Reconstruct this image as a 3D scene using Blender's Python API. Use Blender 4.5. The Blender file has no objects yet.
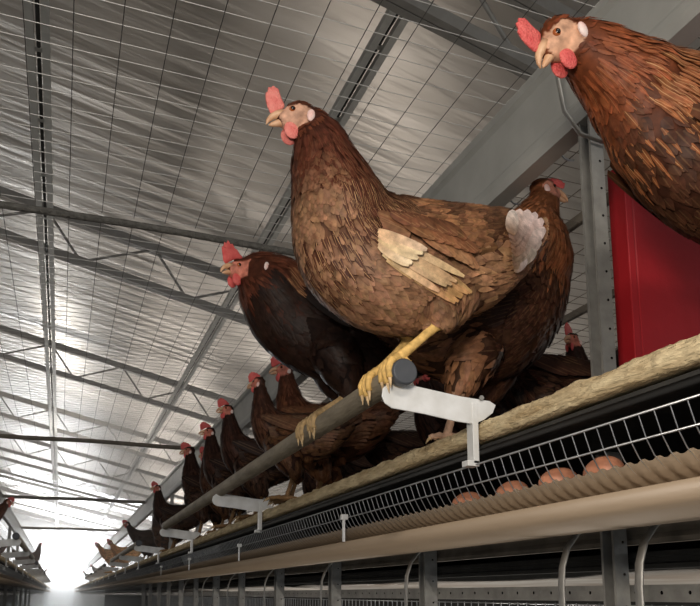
import bpy, bmesh, math, random
import numpy as np
from mathutils import Vector, Matrix, noise
from mathutils.bvhtree import BVHTree
random.seed(7)
C = bpy.context.scene.collection
PI = math.pi

# ------------------------------------------------------------------ camera (origin = camera, x right, y down the aisle, z up)
PITCH = math.atan(128/758.0); YAW = math.atan(290/math.hypot(758, 128))
cd = bpy.data.cameras.new('camera'); cam = bpy.data.objects.new('camera', cd); C.objects.link(cam)
cam.rotation_euler = (PI/2+PITCH, 0, -YAW)
cd.sensor_width = 36; cd.lens = 758/700*36; cd.shift_y = (466-303)/700.0
cd.clip_start = .02; cd.clip_end = 200
bpy.context.scene.camera = cam
FLOOR = -1.9

# ------------------------------------------------------------------ world, lights, exposure
vs = bpy.context.scene.view_settings
vs.view_transform = 'Standard'; vs.look = 'None'; vs.gamma = 1; vs.use_curve_mapping = False; vs.exposure = 0.0
w = bpy.data.worlds.new('world'); bpy.context.scene.world = w; w.use_nodes = True
w.node_tree.nodes['Background'].inputs[0].default_value = (.85, .92, 1, 1)
w.node_tree.nodes['Background'].inputs[1].default_value = .5

def area(name, loc, target, sx, sy, power, col=(1, 1, 1)):
    l = bpy.data.lights.new(name, 'AREA'); l.shape = 'RECTANGLE'; l.size = sx; l.size_y = sy
    l.energy = power; l.color = col
    o = bpy.data.objects.new(name, l); C.objects.link(o); o.location = loc
    o.rotation_euler = (Vector(target)-Vector(loc)).to_track_quat('-Z', 'Y').to_euler()
    return o
def point(name, loc, power, r=.15, col=(1, 1, 1)):
    l = bpy.data.lights.new(name, 'POINT'); l.energy = power; l.shadow_soft_size = r; l.color = col
    o = bpy.data.objects.new(name, l); C.objects.link(o); o.location = loc
    return o
area('hand_lamp', (-.16, -.05, .30), (.5, 1.0, .42), .16, .16, 9, (1, .90, .78))
area('aisle_lamp', (-.1, -1.6, 1.7), (.3, 1.5, .2), 1.2, .2, 24, (1, .91, .80))
for yy, pw in ((1.5, 5), (6, 28), (12, 80), (19, 170), (27, 320)):  # unseen lights added beyond both tiers, for the ceiling and background
    point('left_fill', (-3.4, yy, 1.0), pw, .25, (1, .90, .80))
    point('right_fill', (4.2, yy+.8, .9), pw*(2.4 if yy < 10 else 1.2), .25, (1, .90, .80))
for yy in (.9, 2.2, 3.6, 5.2): area('lower_tier_fill', (1.25, yy, -.62), (1.15, yy, .03), .5, .06, 3.0, (1, .93, .84))  # added lights, no fixture there: brighten the belt underside and lower cage
point('end_fill', (.1, 33, 1.9), 260, .3, (1, .97, .92)); point('glare_lamp', (.1, 13, 2.2), 90, .2, (1, .95, .88))  # the end light is added to brighten the wall round the door
area('gable_daylight', (0.3, 37.2, 1.7), (0.3, 10, 2.6), 4.0, 2.6, 2200, (.95, .98, 1))

# ------------------------------------------------------------------ pixel rays of the photo (only used to read off sizes)
Rcam = Matrix.Rotation(-YAW, 3, 'Z') @ Matrix.Rotation(PI/2+PITCH, 3, 'X')
def ray(px, py): return Rcam @ Vector(((px-350)/758, -(py-466)/758, -1))
def onY(px, py, Y): d = ray(px, py); return d*(Y/d.y)
def onX(px, py, X): d = ray(px, py); return d*(X/d.x)
def depth(P): return -(Rcam.transposed() @ Vector(P)).z

# ------------------------------------------------------------------ materials
MATS = {}
def mat(name, col, rough=.6, metal=0., col2=None, scale=20., mix=.5, bump=0., bscale=60., stretch=(1, 1, 1), spec=.5, detail=5):
    if name in MATS: return MATS[name]
    m = bpy.data.materials.new(name); m.use_nodes = True; nt = m.node_tree; b = nt.nodes['Principled BSDF']
    b.inputs['Base Color'].default_value = (*col, 1); b.inputs['Roughness'].default_value = rough
    b.inputs['Metallic'].default_value = metal; b.inputs['Specular IOR Level'].default_value = spec
    tc = nt.nodes.new('ShaderNodeTexCoord'); mp = nt.nodes.new('ShaderNodeMapping'); mp.inputs['Scale'].default_value = stretch
    nt.links.new(tc.outputs['Object'], mp.inputs[0])
    if col2:
        n = nt.nodes.new('ShaderNodeTexNoise'); n.inputs['Scale'].default_value = scale; n.inputs['Detail'].default_value = detail
        r = nt.nodes.new('ShaderNodeValToRGB'); r.color_ramp.elements[0].position = .5-mix/2; r.color_ramp.elements[1].position = .5+mix/2
        r.color_ramp.elements[0].color = (*col, 1); r.color_ramp.elements[1].color = (*col2, 1)
        nt.links.new(mp.outputs[0], n.inputs[0]); nt.links.new(n.outputs[0], r.inputs[0]); nt.links.new(r.outputs[0], b.inputs['Base Color'])
    if bump:
        n2 = nt.nodes.new('ShaderNodeTexNoise'); n2.inputs['Scale'].default_value = bscale; n2.inputs['Detail'].default_value = 6
        bp = nt.nodes.new('ShaderNodeBump'); bp.inputs['Strength'].default_value = bump; bp.inputs['Distance'].default_value = .01
        nt.links.new(mp.outputs[0], n2.inputs[0]); nt.links.new(n2.outputs[0], bp.inputs['Height']); nt.links.new(bp.outputs[0], b.inputs['Normal'])
    MATS[name] = m
    return m
def emit(name, col, s):
    m = bpy.data.materials.new(name); m.use_nodes = True; b = m.node_tree.nodes['Principled BSDF']
    b.inputs['Base Color'].default_value = (*col, 1); b.inputs['Emission Color'].default_value = (*col, 1); b.inputs['Emission Strength'].default_value = s
    return m
def attrmat(name, rough, streak=0., sheen=0.):
    m = bpy.data.materials.new(name); m.use_nodes = True; nt = m.node_tree; b = nt.nodes['Principled BSDF']
    a = nt.nodes.new('ShaderNodeAttribute'); a.attribute_name = 'Col'
    b.inputs['Roughness'].default_value = rough; b.inputs['Specular IOR Level'].default_value = .16
    tc = nt.nodes.new('ShaderNodeTexCoord')
    n = nt.nodes.new('ShaderNodeTexNoise'); n.inputs['Scale'].default_value = 90; n.inputs['Detail'].default_value = 4
    nt.links.new(tc.outputs['Object'], n.inputs[0])
    mr = nt.nodes.new('ShaderNodeMapRange'); mr.inputs[1].default_value = .3; mr.inputs[2].default_value = .7; mr.inputs[3].default_value = .65; mr.inputs[4].default_value = 1.3
    nt.links.new(n.outputs[0], mr.inputs[0])
    mul = nt.nodes.new('ShaderNodeVectorMath'); mul.operation = 'SCALE'
    nt.links.new(a.outputs['Color'], mul.inputs[0]); nt.links.new(mr.outputs[0], mul.inputs['Scale'])
    out = mul.outputs[0]
    if streak:
        uv = nt.nodes.new('ShaderNodeUVMap'); uv.uv_map = 'UV'
        sp = nt.nodes.new('ShaderNodeSeparateXYZ'); nt.links.new(uv.outputs[0], sp.inputs[0])
        # barbs: fine oblique lines, plus the pale shaft in the middle
        wv = nt.nodes.new('ShaderNodeMath'); wv.operation = 'ABSOLUTE'
        sb = nt.nodes.new('ShaderNodeMath'); sb.operation = 'SUBTRACT'; sb.inputs[1].default_value = .5
        nt.links.new(sp.outputs[0], sb.inputs[0]); nt.links.new(sb.outputs[0], wv.inputs[0])
        sh = nt.nodes.new('ShaderNodeMapRange'); sh.inputs[1].default_value = .03; sh.inputs[2].default_value = .10; sh.inputs[3].default_value = 1.0; sh.inputs[4].default_value = 0.
        nt.links.new(wv.outputs[0], sh.inputs[0])
        brb = nt.nodes.new('ShaderNodeMath'); brb.operation = 'MULTIPLY_ADD'; brb.inputs[1].default_value = -.8
        nt.links.new(wv.outputs[0], brb.inputs[0]); nt.links.new(sp.outputs[1], brb.inputs[2])
        sn = nt.nodes.new('ShaderNodeMath'); sn.operation = 'MULTIPLY'; sn.inputs[1].default_value = 90
        si = nt.nodes.new('ShaderNodeMath'); si.operation = 'SINE'
        nt.links.new(brb.outputs[0], sn.inputs[0]); nt.links.new(sn.outputs[0], si.inputs[0])
        m2 = nt.nodes.new('ShaderNodeMapRange'); m2.inputs[1].default_value = -1; m2.inputs[2].default_value = 1; m2.inputs[3].default_value = .8; m2.inputs[4].default_value = 1.12
        nt.links.new(si.outputs[0], m2.inputs[0])
        v2 = nt.nodes.new('ShaderNodeVectorMath'); v2.operation = 'SCALE'
        nt.links.new(out, v2.inputs[0]); nt.links.new(m2.outputs[0], v2.inputs['Scale'])
        # shaft colour lightens by the feather's alpha value
        al = nt.nodes.new('ShaderNodeMath'); al.operation = 'MULTIPLY'
        nt.links.new(sh.outputs[0], al.inputs[0]); nt.links.new(a.outputs['Alpha'], al.inputs[1])
        mx = nt.nodes.new('ShaderNodeMix'); mx.data_type = 'RGBA'
        nt.links.new(al.outputs[0], mx.inputs['Factor']); nt.links.new(v2.outputs[0], mx.inputs['A']); mx.inputs['B'].default_value = (.62, .36, .17, 1)
        out = mx.outputs['Result']
    nt.links.new(out, b.inputs['Base Color'])
    if sheen: b.inputs['Sheen Weight'].default_value = sheen; b.inputs['Sheen Roughness'].default_value = .5
    return m
M_feather = attrmat('feathers', .5, 1.)
M_skin = attrmat('hen_skin', .55)
M_comb = mat('comb_red', (.62, .07, .07), .45, 0, (.78, .16, .14), 90, .5, .5, 350)
M_combp = mat('comb_pink', (.72, .15, .13), .5, 0, (.86, .30, .25), 90, .5, .5, 350)
M_beak = mat('beak_horn', (.50, .25, .13), .4, 0, (.72, .46, .28), 60, .5)
M_lobe = mat('ear_lobe_white', (.75, .66, .62), .5, 0, (.80, .5, .45), 60, .3)
M_iris = mat('iris', (.35, .10, .03), .15)
M_pupil = mat('pupil', (.006, .005, .005), .05)
M_claw = mat('claw_horn', (.55, .42, .28), .4)
M_galv = mat('galvanised', (.31, .30, .28), .45, .5, (.43, .42, .39), 35, .4, .12, 90)
M_galvd = mat('galvanised_dull', (.17, .145, .115), .55, .25, (.29, .25, .20), 22, .5, .2, 60)
M_wire = mat('wire', (.36, .37, .38), .35, .85, (.55, .56, .57), 30, .5)
M_wirel = mat('net_wire', (.55, .54, .52), .4, .35)
M_beam = mat('beam_sheet', (.40, .40, .375), .5, .25, (.50, .50, .47), 12, .5, .08, 40)
M_perch = mat('perch_steel', (.20, .165, .115), .7, .1, (.38, .32, .23), 45, .5, .4, 160, (1, .25, 1))
M_cap = mat('end_cap', (.055, .06, .07), .5, 0, (.075, .08, .09), 60)
M_brk = mat('bracket_white', (.82, .83, .83), .38, .05, (.66, .66, .64), 28, .35, .08, 60)
M_crust = mat('crusted_board', (.48, .34, .18), .95, 0, (.97, .81, .52), 45, .5, 1.0, 150, (1, .30, 1.8), .15, 9)
M_chan = mat('egg_channel_plastic', (.29, .215, .145), .5, 0, (.34, .26, .18), 9, .6, .1, 80, (1, .2, 1))
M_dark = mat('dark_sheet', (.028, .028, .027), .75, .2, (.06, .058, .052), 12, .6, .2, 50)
M_red = mat('red_nest_panel', (.46, .014, .022), .5, 0, (.38, .012, .018), 14, .5, .15, 30)
M_belt = mat('manure_belt', (.33, .27, .22), .6, 0, (.62, .60, .56), 8, .35, .3, 30, (1, .3, 1))
M_eggm = mat('egg_shell', (.50, .20, .11), .5, 0, (.56, .25, .15), 80, .5)
M_truss = mat('truss_steel', (.24, .225, .20), .5, .2, (.33, .315, .29), 10, .5)
M_conc = mat('concrete', (.30, .28, .25), .9, 0, (.40, .37, .33), 5, .5, .4, 30)
M_netshade = mat('net_wire_shaded', (.10, .095, .09), .5, .4)  # shaded copy of the net wire: dark look against the bright ceiling painted in
M_wallm = mat('wall_sheet', (.55, .56, .56), .6, .2, (.62, .63, .63), 3, .5)
M_door = mat('door_white', (.78, .82, .84), .4, 0, (.72, .77, .8), 4)
M_day = emit('daylight_sheet', (.93, .97, 1), 5.0)
M_glare = emit('glare_sheet', (.97, .98, 1), 4.0)

# ------------------------------------------------------------------ mesh helpers
class MB:
    def __init__(s): s.v = []; s.f = []; s.sm = []; s.mi = []
    def add(s, vs_, fs, smooth=False, mi=0):
        b = len(s.v); s.v += [tuple(v) for v in vs_]
        for f in fs: s.f.append(tuple(i+b for i in f)); s.sm.append(smooth); s.mi.append(mi)
        return s
    def box(s, x0, x1, y0, y1, z0, z1, mi=0):
        vs_ = [(x, y, z) for x in (x0, x1) for y in (y0, y1) for z in (z0, z1)]
        return s.add(vs_, [(0, 1, 3, 2), (4, 6, 7, 5), (0, 4, 5, 1), (2, 3, 7, 6), (0, 2, 6, 4), (1, 5, 7, 3)], False, mi)
    def tube(s, pts, r, n=8, cap=True, smooth=True, mi=0, flat=None):
        P = [Vector(p) for p in pts]; N = len(P)
        R = r if isinstance(r, (list, tuple)) else [r]*N
        t0 = (P[1]-P[0]).normalized(); up = Vector((0, 0, 1)) if abs(t0.z) < .9 else Vector((1, 0, 0))
        u = t0.cross(up).normalized(); vs_ = []
        for i in range(N):
            t = (P[min(i+1, N-1)]-P[max(i-1, 0)]).normalized()
            u = (u-t*u.dot(t)).normalized(); v = t.cross(u)
            for k in range(n):
                a = 2*PI*k/n; vs_.append(P[i]+u*(R[i]*math.cos(a))+v*(R[i]*math.sin(a)))
        fs = [(i*n+k, i*n+(k+1) % n, (i+1)*n+(k+1) % n, (i+1)*n+k) for i in range(N-1) for k in range(n)]
        s.add(vs_, fs, smooth, mi)
        if cap:
            b = len(s.v)-N*n; s.f.append(tuple(b+k for k in reversed(range(n)))); s.sm.append(False); s.mi.append(mi)
            b2 = len(s.v)-n; s.f.append(tuple(b2+k for k in range(n))); s.sm.append(False); s.mi.append(mi)
        return s
    def prof(s, pts, y0, y1, th=.002, ny=1, mi=0, smooth=False):
        """a sheet whose (x,z) profile runs along y, with real thickness"""
        n = len(pts); off = []
        for i, (x, z) in enumerate(pts):
            a = pts[max(i-1, 0)]; b = pts[min(i+1, n-1)]
            d = Vector((b[0]-a[0], b[1]-a[1])).normalized(); off.append((x-d.y*th, z+d.x*th))
        loop = list(pts)+off[::-1]; L = len(loop); vs_ = []
        for j in range(ny+1):
            y = y0+(y1-y0)*j/ny; vs_ += [(x, y, z) for x, z in loop]
        fs = [(j*L+k, j*L+(k+1) % L, (j+1)*L+(k+1) % L, (j+1)*L+k) for j in range(ny) for k in range(L)]
        fs += [tuple(range(L)), tuple(ny*L+k for k in reversed(range(L)))]
        return s.add(vs_, fs, smooth, mi)
    def ell(s, c, r, n=12, m=8, mi=0, rot=None):
        vs_ = []; c = Vector(c)
        for i in range(m+1):
            a = PI*i/m
            for k in range(n):
                b = 2*PI*k/n; p = Vector((r[0]*math.sin(a)*math.cos(b), r[1]*math.sin(a)*math.sin(b), r[2]*math.cos(a)))
                if rot: p = rot @ p
                vs_.append(c+p)
        fs = [(i*n+k, (i+1)*n+k, (i+1)*n+(k+1) % n, i*n+(k+1) % n) for i in range(m) for k in range(n)]
        return s.add(vs_, fs, True, mi)
    def build(s, name, m, parent=None, mats=None):
        me = bpy.data.meshes.new(name); me.from_pydata(s.v, [], s.f)
        me.polygons.foreach_set('use_smooth', s.sm); me.polygons.foreach_set('material_index', s.mi)
        for q in ([m]+(mats or [])): me.materials.append(q)
        bm = bmesh.new(); bm.from_mesh(me); bmesh.ops.remove_doubles(bm, verts=bm.verts, dist=1e-6)
        bmesh.ops.recalc_face_normals(bm, faces=bm.faces); bm.to_mesh(me); bm.free()
        o = bpy.data.objects.new(name, me); C.objects.link(o)
        if parent: o.parent = parent
        return o
def tag(o, label=None, cat=None, group=None, kind=None):
    if label: o['label'] = label
    if cat: o['category'] = cat
    if group: o['group'] = group
    if kind: o['kind'] = kind
    return o
def empty(name, loc=(0, 0, 0), rz=0):
    o = bpy.data.objects.new(name, None); C.objects.link(o); o.location = loc; o.rotation_euler = (0, 0, rz); o.empty_display_size = .05
    return o
def children(o): return [c for c in bpy.data.objects if c.parent == o]
def copy_tree(o, parent=None):
    c = o.copy(); C.objects.link(c); c.parent = parent
    for ch in children(o): copy_tree(ch, c)
    return c
def bevel(o, wd=.002, seg=2):
    b = o.modifiers.new('bev', 'BEVEL'); b.width = wd; b.segments = seg; b.limit_method = 'ANGLE'; b.angle_limit = .7
    return o

# ------------------------------------------------------------------ building shell
YEND = 38.0
T13 = math.tan(math.radians(13))
def roofz(x, base=3.25): return base-T13*x if x > -5 else base+5*T13+T13*(x+5)
mb = MB(); mb.box(-9, 9, -4, YEND, FLOOR-.1, FLOOR); tag(mb.build('floor', M_conc), kind='structure')

# roof lining: wavy reflective sheets, ribs run down the slope
def roof_mat():
    m = bpy.data.materials.new('roof_lining'); m.use_nodes = True; nt = m.node_tree; b = nt.nodes['Principled BSDF']
    b.inputs['Metallic'].default_value = .55; b.inputs['Roughness'].default_value = .42
    tc = nt.nodes.new('ShaderNodeTexCoord'); mp = nt.nodes.new('ShaderNodeMapping'); mp.inputs['Scale'].default_value = (.25, 1.6, 1)
    nt.links.new(tc.outputs['Object'], mp.inputs[0])
    n = nt.nodes.new('ShaderNodeTexNoise'); n.inputs['Scale'].default_value = 1.6; n.inputs['Detail'].default_value = 4
    nt.links.new(mp.outputs[0], n.inputs[0])
    r = nt.nodes.new('ShaderNodeValToRGB'); r.color_ramp.elements[0].color = (.50, .465, .42, 1); r.color_ramp.elements[1].color = (.64, .605, .56, 1)
    r.color_ramp.elements[0].position = .35; r.color_ramp.elements[1].position = .65
    nt.links.new(n.outputs[0], r.inputs[0]); nt.links.new(r.outputs[0], b.inputs['Base Color'])
    mp2 = nt.nodes.new('ShaderNodeMapping'); mp2.inputs['Scale'].default_value = (.35, 3.2, 1); nt.links.new(tc.outputs['Object'], mp2.inputs[0])
    n2 = nt.nodes.new('ShaderNodeTexNoise'); n2.inputs['Scale'].default_value = 2.2; n2.inputs['Detail'].default_value = 3
    nt.links.new(mp2.outputs[0], n2.inputs[0])
    bp = nt.nodes.new('ShaderNodeBump'); bp.inputs['Strength'].default_value = .22; bp.inputs['Distance'].default_value = .06
    nt.links.new(n2.outputs[0], bp.inputs['Height']); nt.links.new(bp.outputs[0], b.inputs['Normal'])
    return m
M_roof = roof_mat()
GLOW = [(24.6, 28.4), (33.0, 36.8)]      # spans of glowing sheets added to stand for the glare
def roof_span(y0, y1, name, m, x0=-9, x1=9):
    mb = MB(); vs_ = []; xs = [x for x in (-9, -5, 9) if x0 < x < x1]; xs = [x0]+xs+[x1]
    ny = max(2, int((y1-y0)/.10)); L = len(xs)
    for j in range(ny+1):
        y = y0+(y1-y0)*j/ny; dz = .012*math.sin(2*PI*y/.2*1.0+.3)
        vs_ += [(x, y, roofz(x, 3.33)+.0+dz) for x in xs]
    fs = [(j*L+k, j*L+k+1, (j+1)*L+k+1, (j+1)*L+k) for j in range(ny) for k in range(L-1)]
    mb.add(vs_, fs, True); o = mb.build(name, m)
    sd = o.modifiers.new('th', 'SOLIDIFY'); sd.thickness = .02; sd.offset = 1
    return tag(o, kind='structure')
roof_span(-4, 24.6, 'ceiling', M_roof)
roof_span(24.6, 28.4, 'ceiling', M_roof, -9, -1.6); roof_span(24.6, 28.4, 'glow_panel', M_glare, -1.6, 3.0); roof_span(24.6, 28.4, 'ceiling', M_roof, 3.0, 9)  # middle span is an added glowing sheet in place of the lamp glare
roof_span(28.4, YEND, 'ceiling', M_roof)
for sx, nm in ((-9, 'wall_left'), (9, 'wall_right')):
    mb = MB(); mb.box(min(sx, sx+.1*(1 if sx > 0 else -1)), max(sx, sx+.1*(1 if sx > 0 else -1)), -4, YEND, FLOOR, roofz(sx, 3.3)); tag(mb.build(nm, M_wallm), kind='structure')
mb = MB()   # gable wall round a big daylight opening and the door frame
WX0, WX1, WZ0, WZ1 = -1.0, 1.3, .62, 3.0
prof = [(-9, FLOOR), (9, FLOOR), (9, roofz(9)), (-5, roofz(-5)), (-9, roofz(-9))]
mb.box(-9, WX0, YEND, YEND+.15, FLOOR, 2.2); mb.box(WX1, 9, YEND, YEND+.15, FLOOR, 1.3)
mb.box(WX0, WX1, YEND, YEND+.15, .36, WZ0)
mb.box(WX0, -.67, YEND, YEND+.15, FLOOR, .36); mb.box(.59, WX1, YEND, YEND+.15, FLOOR, .36)
for i in range(36):
    xa = -9+i*.5; xb = xa+.5; top = min(roofz(xa, 3.4), roofz(xb, 3.4))
    lo = WZ1 if (xa >= -1.01 and xb <= 1.31) else (2.2 if xb <= -.99 else 1.3)
    if top > lo: mb.box(xa, xb, YEND, YEND+.15, lo, top)
tag(mb.build('wall_back', M_wallm), kind='structure')
mb = MB(); mb.box(-1.05, 1.35, YEND+.1, YEND+.14, WZ0-.05, WZ1+.05); tag(mb.build('window_1', M_day), kind='structure')
mb = MB(); mb.box(-.67, .59, YEND-.04, YEND+.1, -.02, .36); mb.box(-.67, -.47, YEND-.04, YEND+.1, FLOOR, -.02); mb.box(.33, .59, YEND-.04, YEND+.1, FLOOR, -.02)
tag(bevel(mb.build('trim_1', M_door), .01), kind='structure')
d = MB(); d.box(-.47, .33, YEND-.02, YEND+.04, FLOOR, -.02); d.box(-.40, .26, YEND-.035, YEND-.02, -1.0, -.1)
door = tag(bevel(d.build('door_1', M_door), .01), kind='structure')
h = MB(); h.tube([(.25, YEND-.03, -.9), (.25, YEND-.09, -.9), (.15, YEND-.09, -.9)], .012); h.build('door_handle', M_galv, door)

# trusses
def truss(y, i):
    root = empty('roof_truss', (0, y, 0))
    where = ['nearest the camera, above the big hens', 'second from the camera, above the perched hens', 'third from the camera', 'fourth from the camera',
             'fifth from the camera', 'sixth from the camera', 'seventh from the camera', 'eighth from the camera', 'farthest, before the end wall'][i]
    tag(root, 'grey steel lattice roof truss, '+where, 'roof truss', 'lattice trusses under the roof')
    a = MB(); b = MB(); c = MB()
    X0, X1 = -5, 8.8
    zt = lambda x: roofz(x, 3.20); zb = lambda x: roofz(x, 2.84)
    for mbx, zf, hh in ((a, zt, .04), (b, zb, .032)):
        for q in (-.022, .022):
            mbx.add([(x, yy, zf(x)+dz) for x in (X0, X1) for yy in (q-.018, q+.018) for dz in (-hh, hh)],
                    [(0, 1, 3, 2), (4, 6, 7, 5), (0, 4, 5, 1), (2, 3, 7, 6), (0, 2, 6, 4), (1, 5, 7, 3)])
    x = -4.9; k = 0
    while x < 8.3:
        p0 = (x, 0, zt(x)); p1 = (x+.30, 0, zb(x+.30)); p2 = (x+.92, 0, zt(x+.92))
        c.tube([p0, p1], .012, 6); c.tube([p1, p2], .012, 6); x += .92
    a.build('top_chord', M_truss, root); b.build('bottom_chord', M_truss, root); c.build('lattice_web', M_truss, root)
    return root
for i in range(9): truss(2.66 if i == 0 else 2.78+3.83*i, i)

# purlins / cable trays slung under the trusses, along the building
def tray(x, z, label):
    mb = MB(); mb.prof([(x-.055, z+.02), (x-.055, z-.015), (x-.018, z-.015), (x-.018, z+.02)], -1, 37, .004)
    mb.prof([(x+.018, z+.02), (x+.018, z-.015), (x+.055, z-.015), (x+.055, z+.02)], -1, 37, .004)
    for k in range(60): mb.box(x-.05, x+.05, -.6+k*.62, -.57+k*.62, z+.006, z+.012)
    t = tag(mb.build('cable_tray', M_beam), label, 'cable tray', 'long trays slung under the trusses')
    m3 = MB(); m3.tube([(x, -1, z+.015), (x, 37, z+.015)], .010, 6); m3.build('cable', M_dark, t)
tray(-.262, 2.7, 'long grey steel tray with a dark slot, straight above the aisle')
tray(1.335, 2.7, 'long grey steel tray with a dark slot, behind the front hen')
tray(-2.4, 2.75, 'long grey steel tray left of the aisle near the lamps')

# ------------------------------------------------------------------ wire net over the aisle
NZ = .98
def wires(mb, p, q, r=.001, n=4): mb.tube([p, q], r, n, cap=False, smooth=True)
def net(y0, y1, label):
    mb = MB(); x0, x1 = -.60, .80
    k = 0; x = x0
    while x <= x1+1e-6: wires(mb, (x, y0, NZ), (x, y1, NZ), .0009); x += .0805
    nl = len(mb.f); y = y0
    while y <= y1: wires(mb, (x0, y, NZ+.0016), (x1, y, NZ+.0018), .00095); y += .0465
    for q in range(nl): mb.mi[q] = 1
    return tag(mb.build('wire_net', M_wirel, None, [M_netshade]), label, 'wire net', 'wire nets over the aisle')
net(.5, 1.95, 'flat welded wire net over the aisle, in front of the crusted pipe')
net(1.99, 5.05, 'flat welded wire net over the aisle, behind the crusted pipe')
net(5.09, 8.25, 'farthest flat wire net over the aisle, above the far hens')
M_crpipe = mat('crusted_pipe', (.10, .095, .085), .8, .3, (.20, .19, .17), 60, .5, .8, 130)
for y, r, l, m_ in ((1.97, .0095, 'crusted grey support pipe crossing the aisle under the nearest net', M_crpipe), (5.07, .014, 'dark support pipe crossing the aisle, second from the camera', M_galvd),
                (8.3, .018, 'thin dark support pipe crossing the aisle near the bright glare', M_galvd), (12.2, .02, 'faint far support pipe crossing the aisle in the glare', M_galvd)):
    mb = MB(); N = 60; pts = [(-.6+1.42*i/N, y, NZ-.011-.003*math.sin(i*.15)) for i in range(N+1)]
    mb.tube(pts, [r*(1+.12*noise.noise((i*.9, y, 0))) for i in range(N+1)], 10)
    tag(mb.build('support_pipe', m_), l, 'pipe', 'pipes carrying the net')

# ------------------------------------------------------------------ the housing system; side=+1 right, -1 mirrored left of the aisle
def MX(side, x): return x if side > 0 else .2-x
SIDE = {1: 'right of the aisle', -1: 'left of the aisle'}
def mirror(o, side):
    if side < 0:
        me = o.data
        for v in me.vertices: v.co.x = .2-v.co.x
        me.flip_normals()
    return o
def crust_board(side, y0, y1):
    """edge board of the littered platform, thick with dried droppings"""
    mb = MB(); ny = int((y1-y0)/.010) if side > 0 else 260
    prof0 = [(.588, .2325), (.585, .236), (.586, .245), (.588, .2555), (.594, .2610), (.605, .2615), (.630, .2590), (.66, .256), (.70, .255), (.70, .240), (.60, .2325)]
    nearfac = lambda y: 1
    L = len(prof0); vs_ = []
    t = 0
    for j in range(ny+1):
        u = j/ny; y = y0+(y1-y0)*(u**2.0)
        for k, (x, z) in enumerate(prof0):
            n1 = noise.fractal((x*25, y*22, z*30), .7, 2.1, 4); n2 = noise.fractal((x*90+5, y*75, z*140), .8, 2.1, 3)
            dx = dz = 0
            if 1 <= k <= 8:
                dx = -(.0012*n1+.0010*n2); dz = .0012*n1+.0011*n2
                if 3 <= k <= 7: dz += .007*max(0, noise.noise((y*15, k*.2, 3.1))-.05)
            if k in (0, 10): dz = .0012*n2
            vs_.append((x+dx, y, z+dz))
    fs = [(j*L+k, j*L+(k+1) % L, (j+1)*L+(k+1) % L, (j+1)*L+k) for j in range(ny) for k in range(L)]
    fs += [tuple(range(L)), tuple(ny*L+k for k in reversed(range(L)))]
    mb.add(vs_, fs, True)
    return tag(mirror(mb.build('platform_edge_board', M_crust), side), 'long beige board caked with dried droppings, edging the platform '+SIDE[side], 'board')

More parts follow.
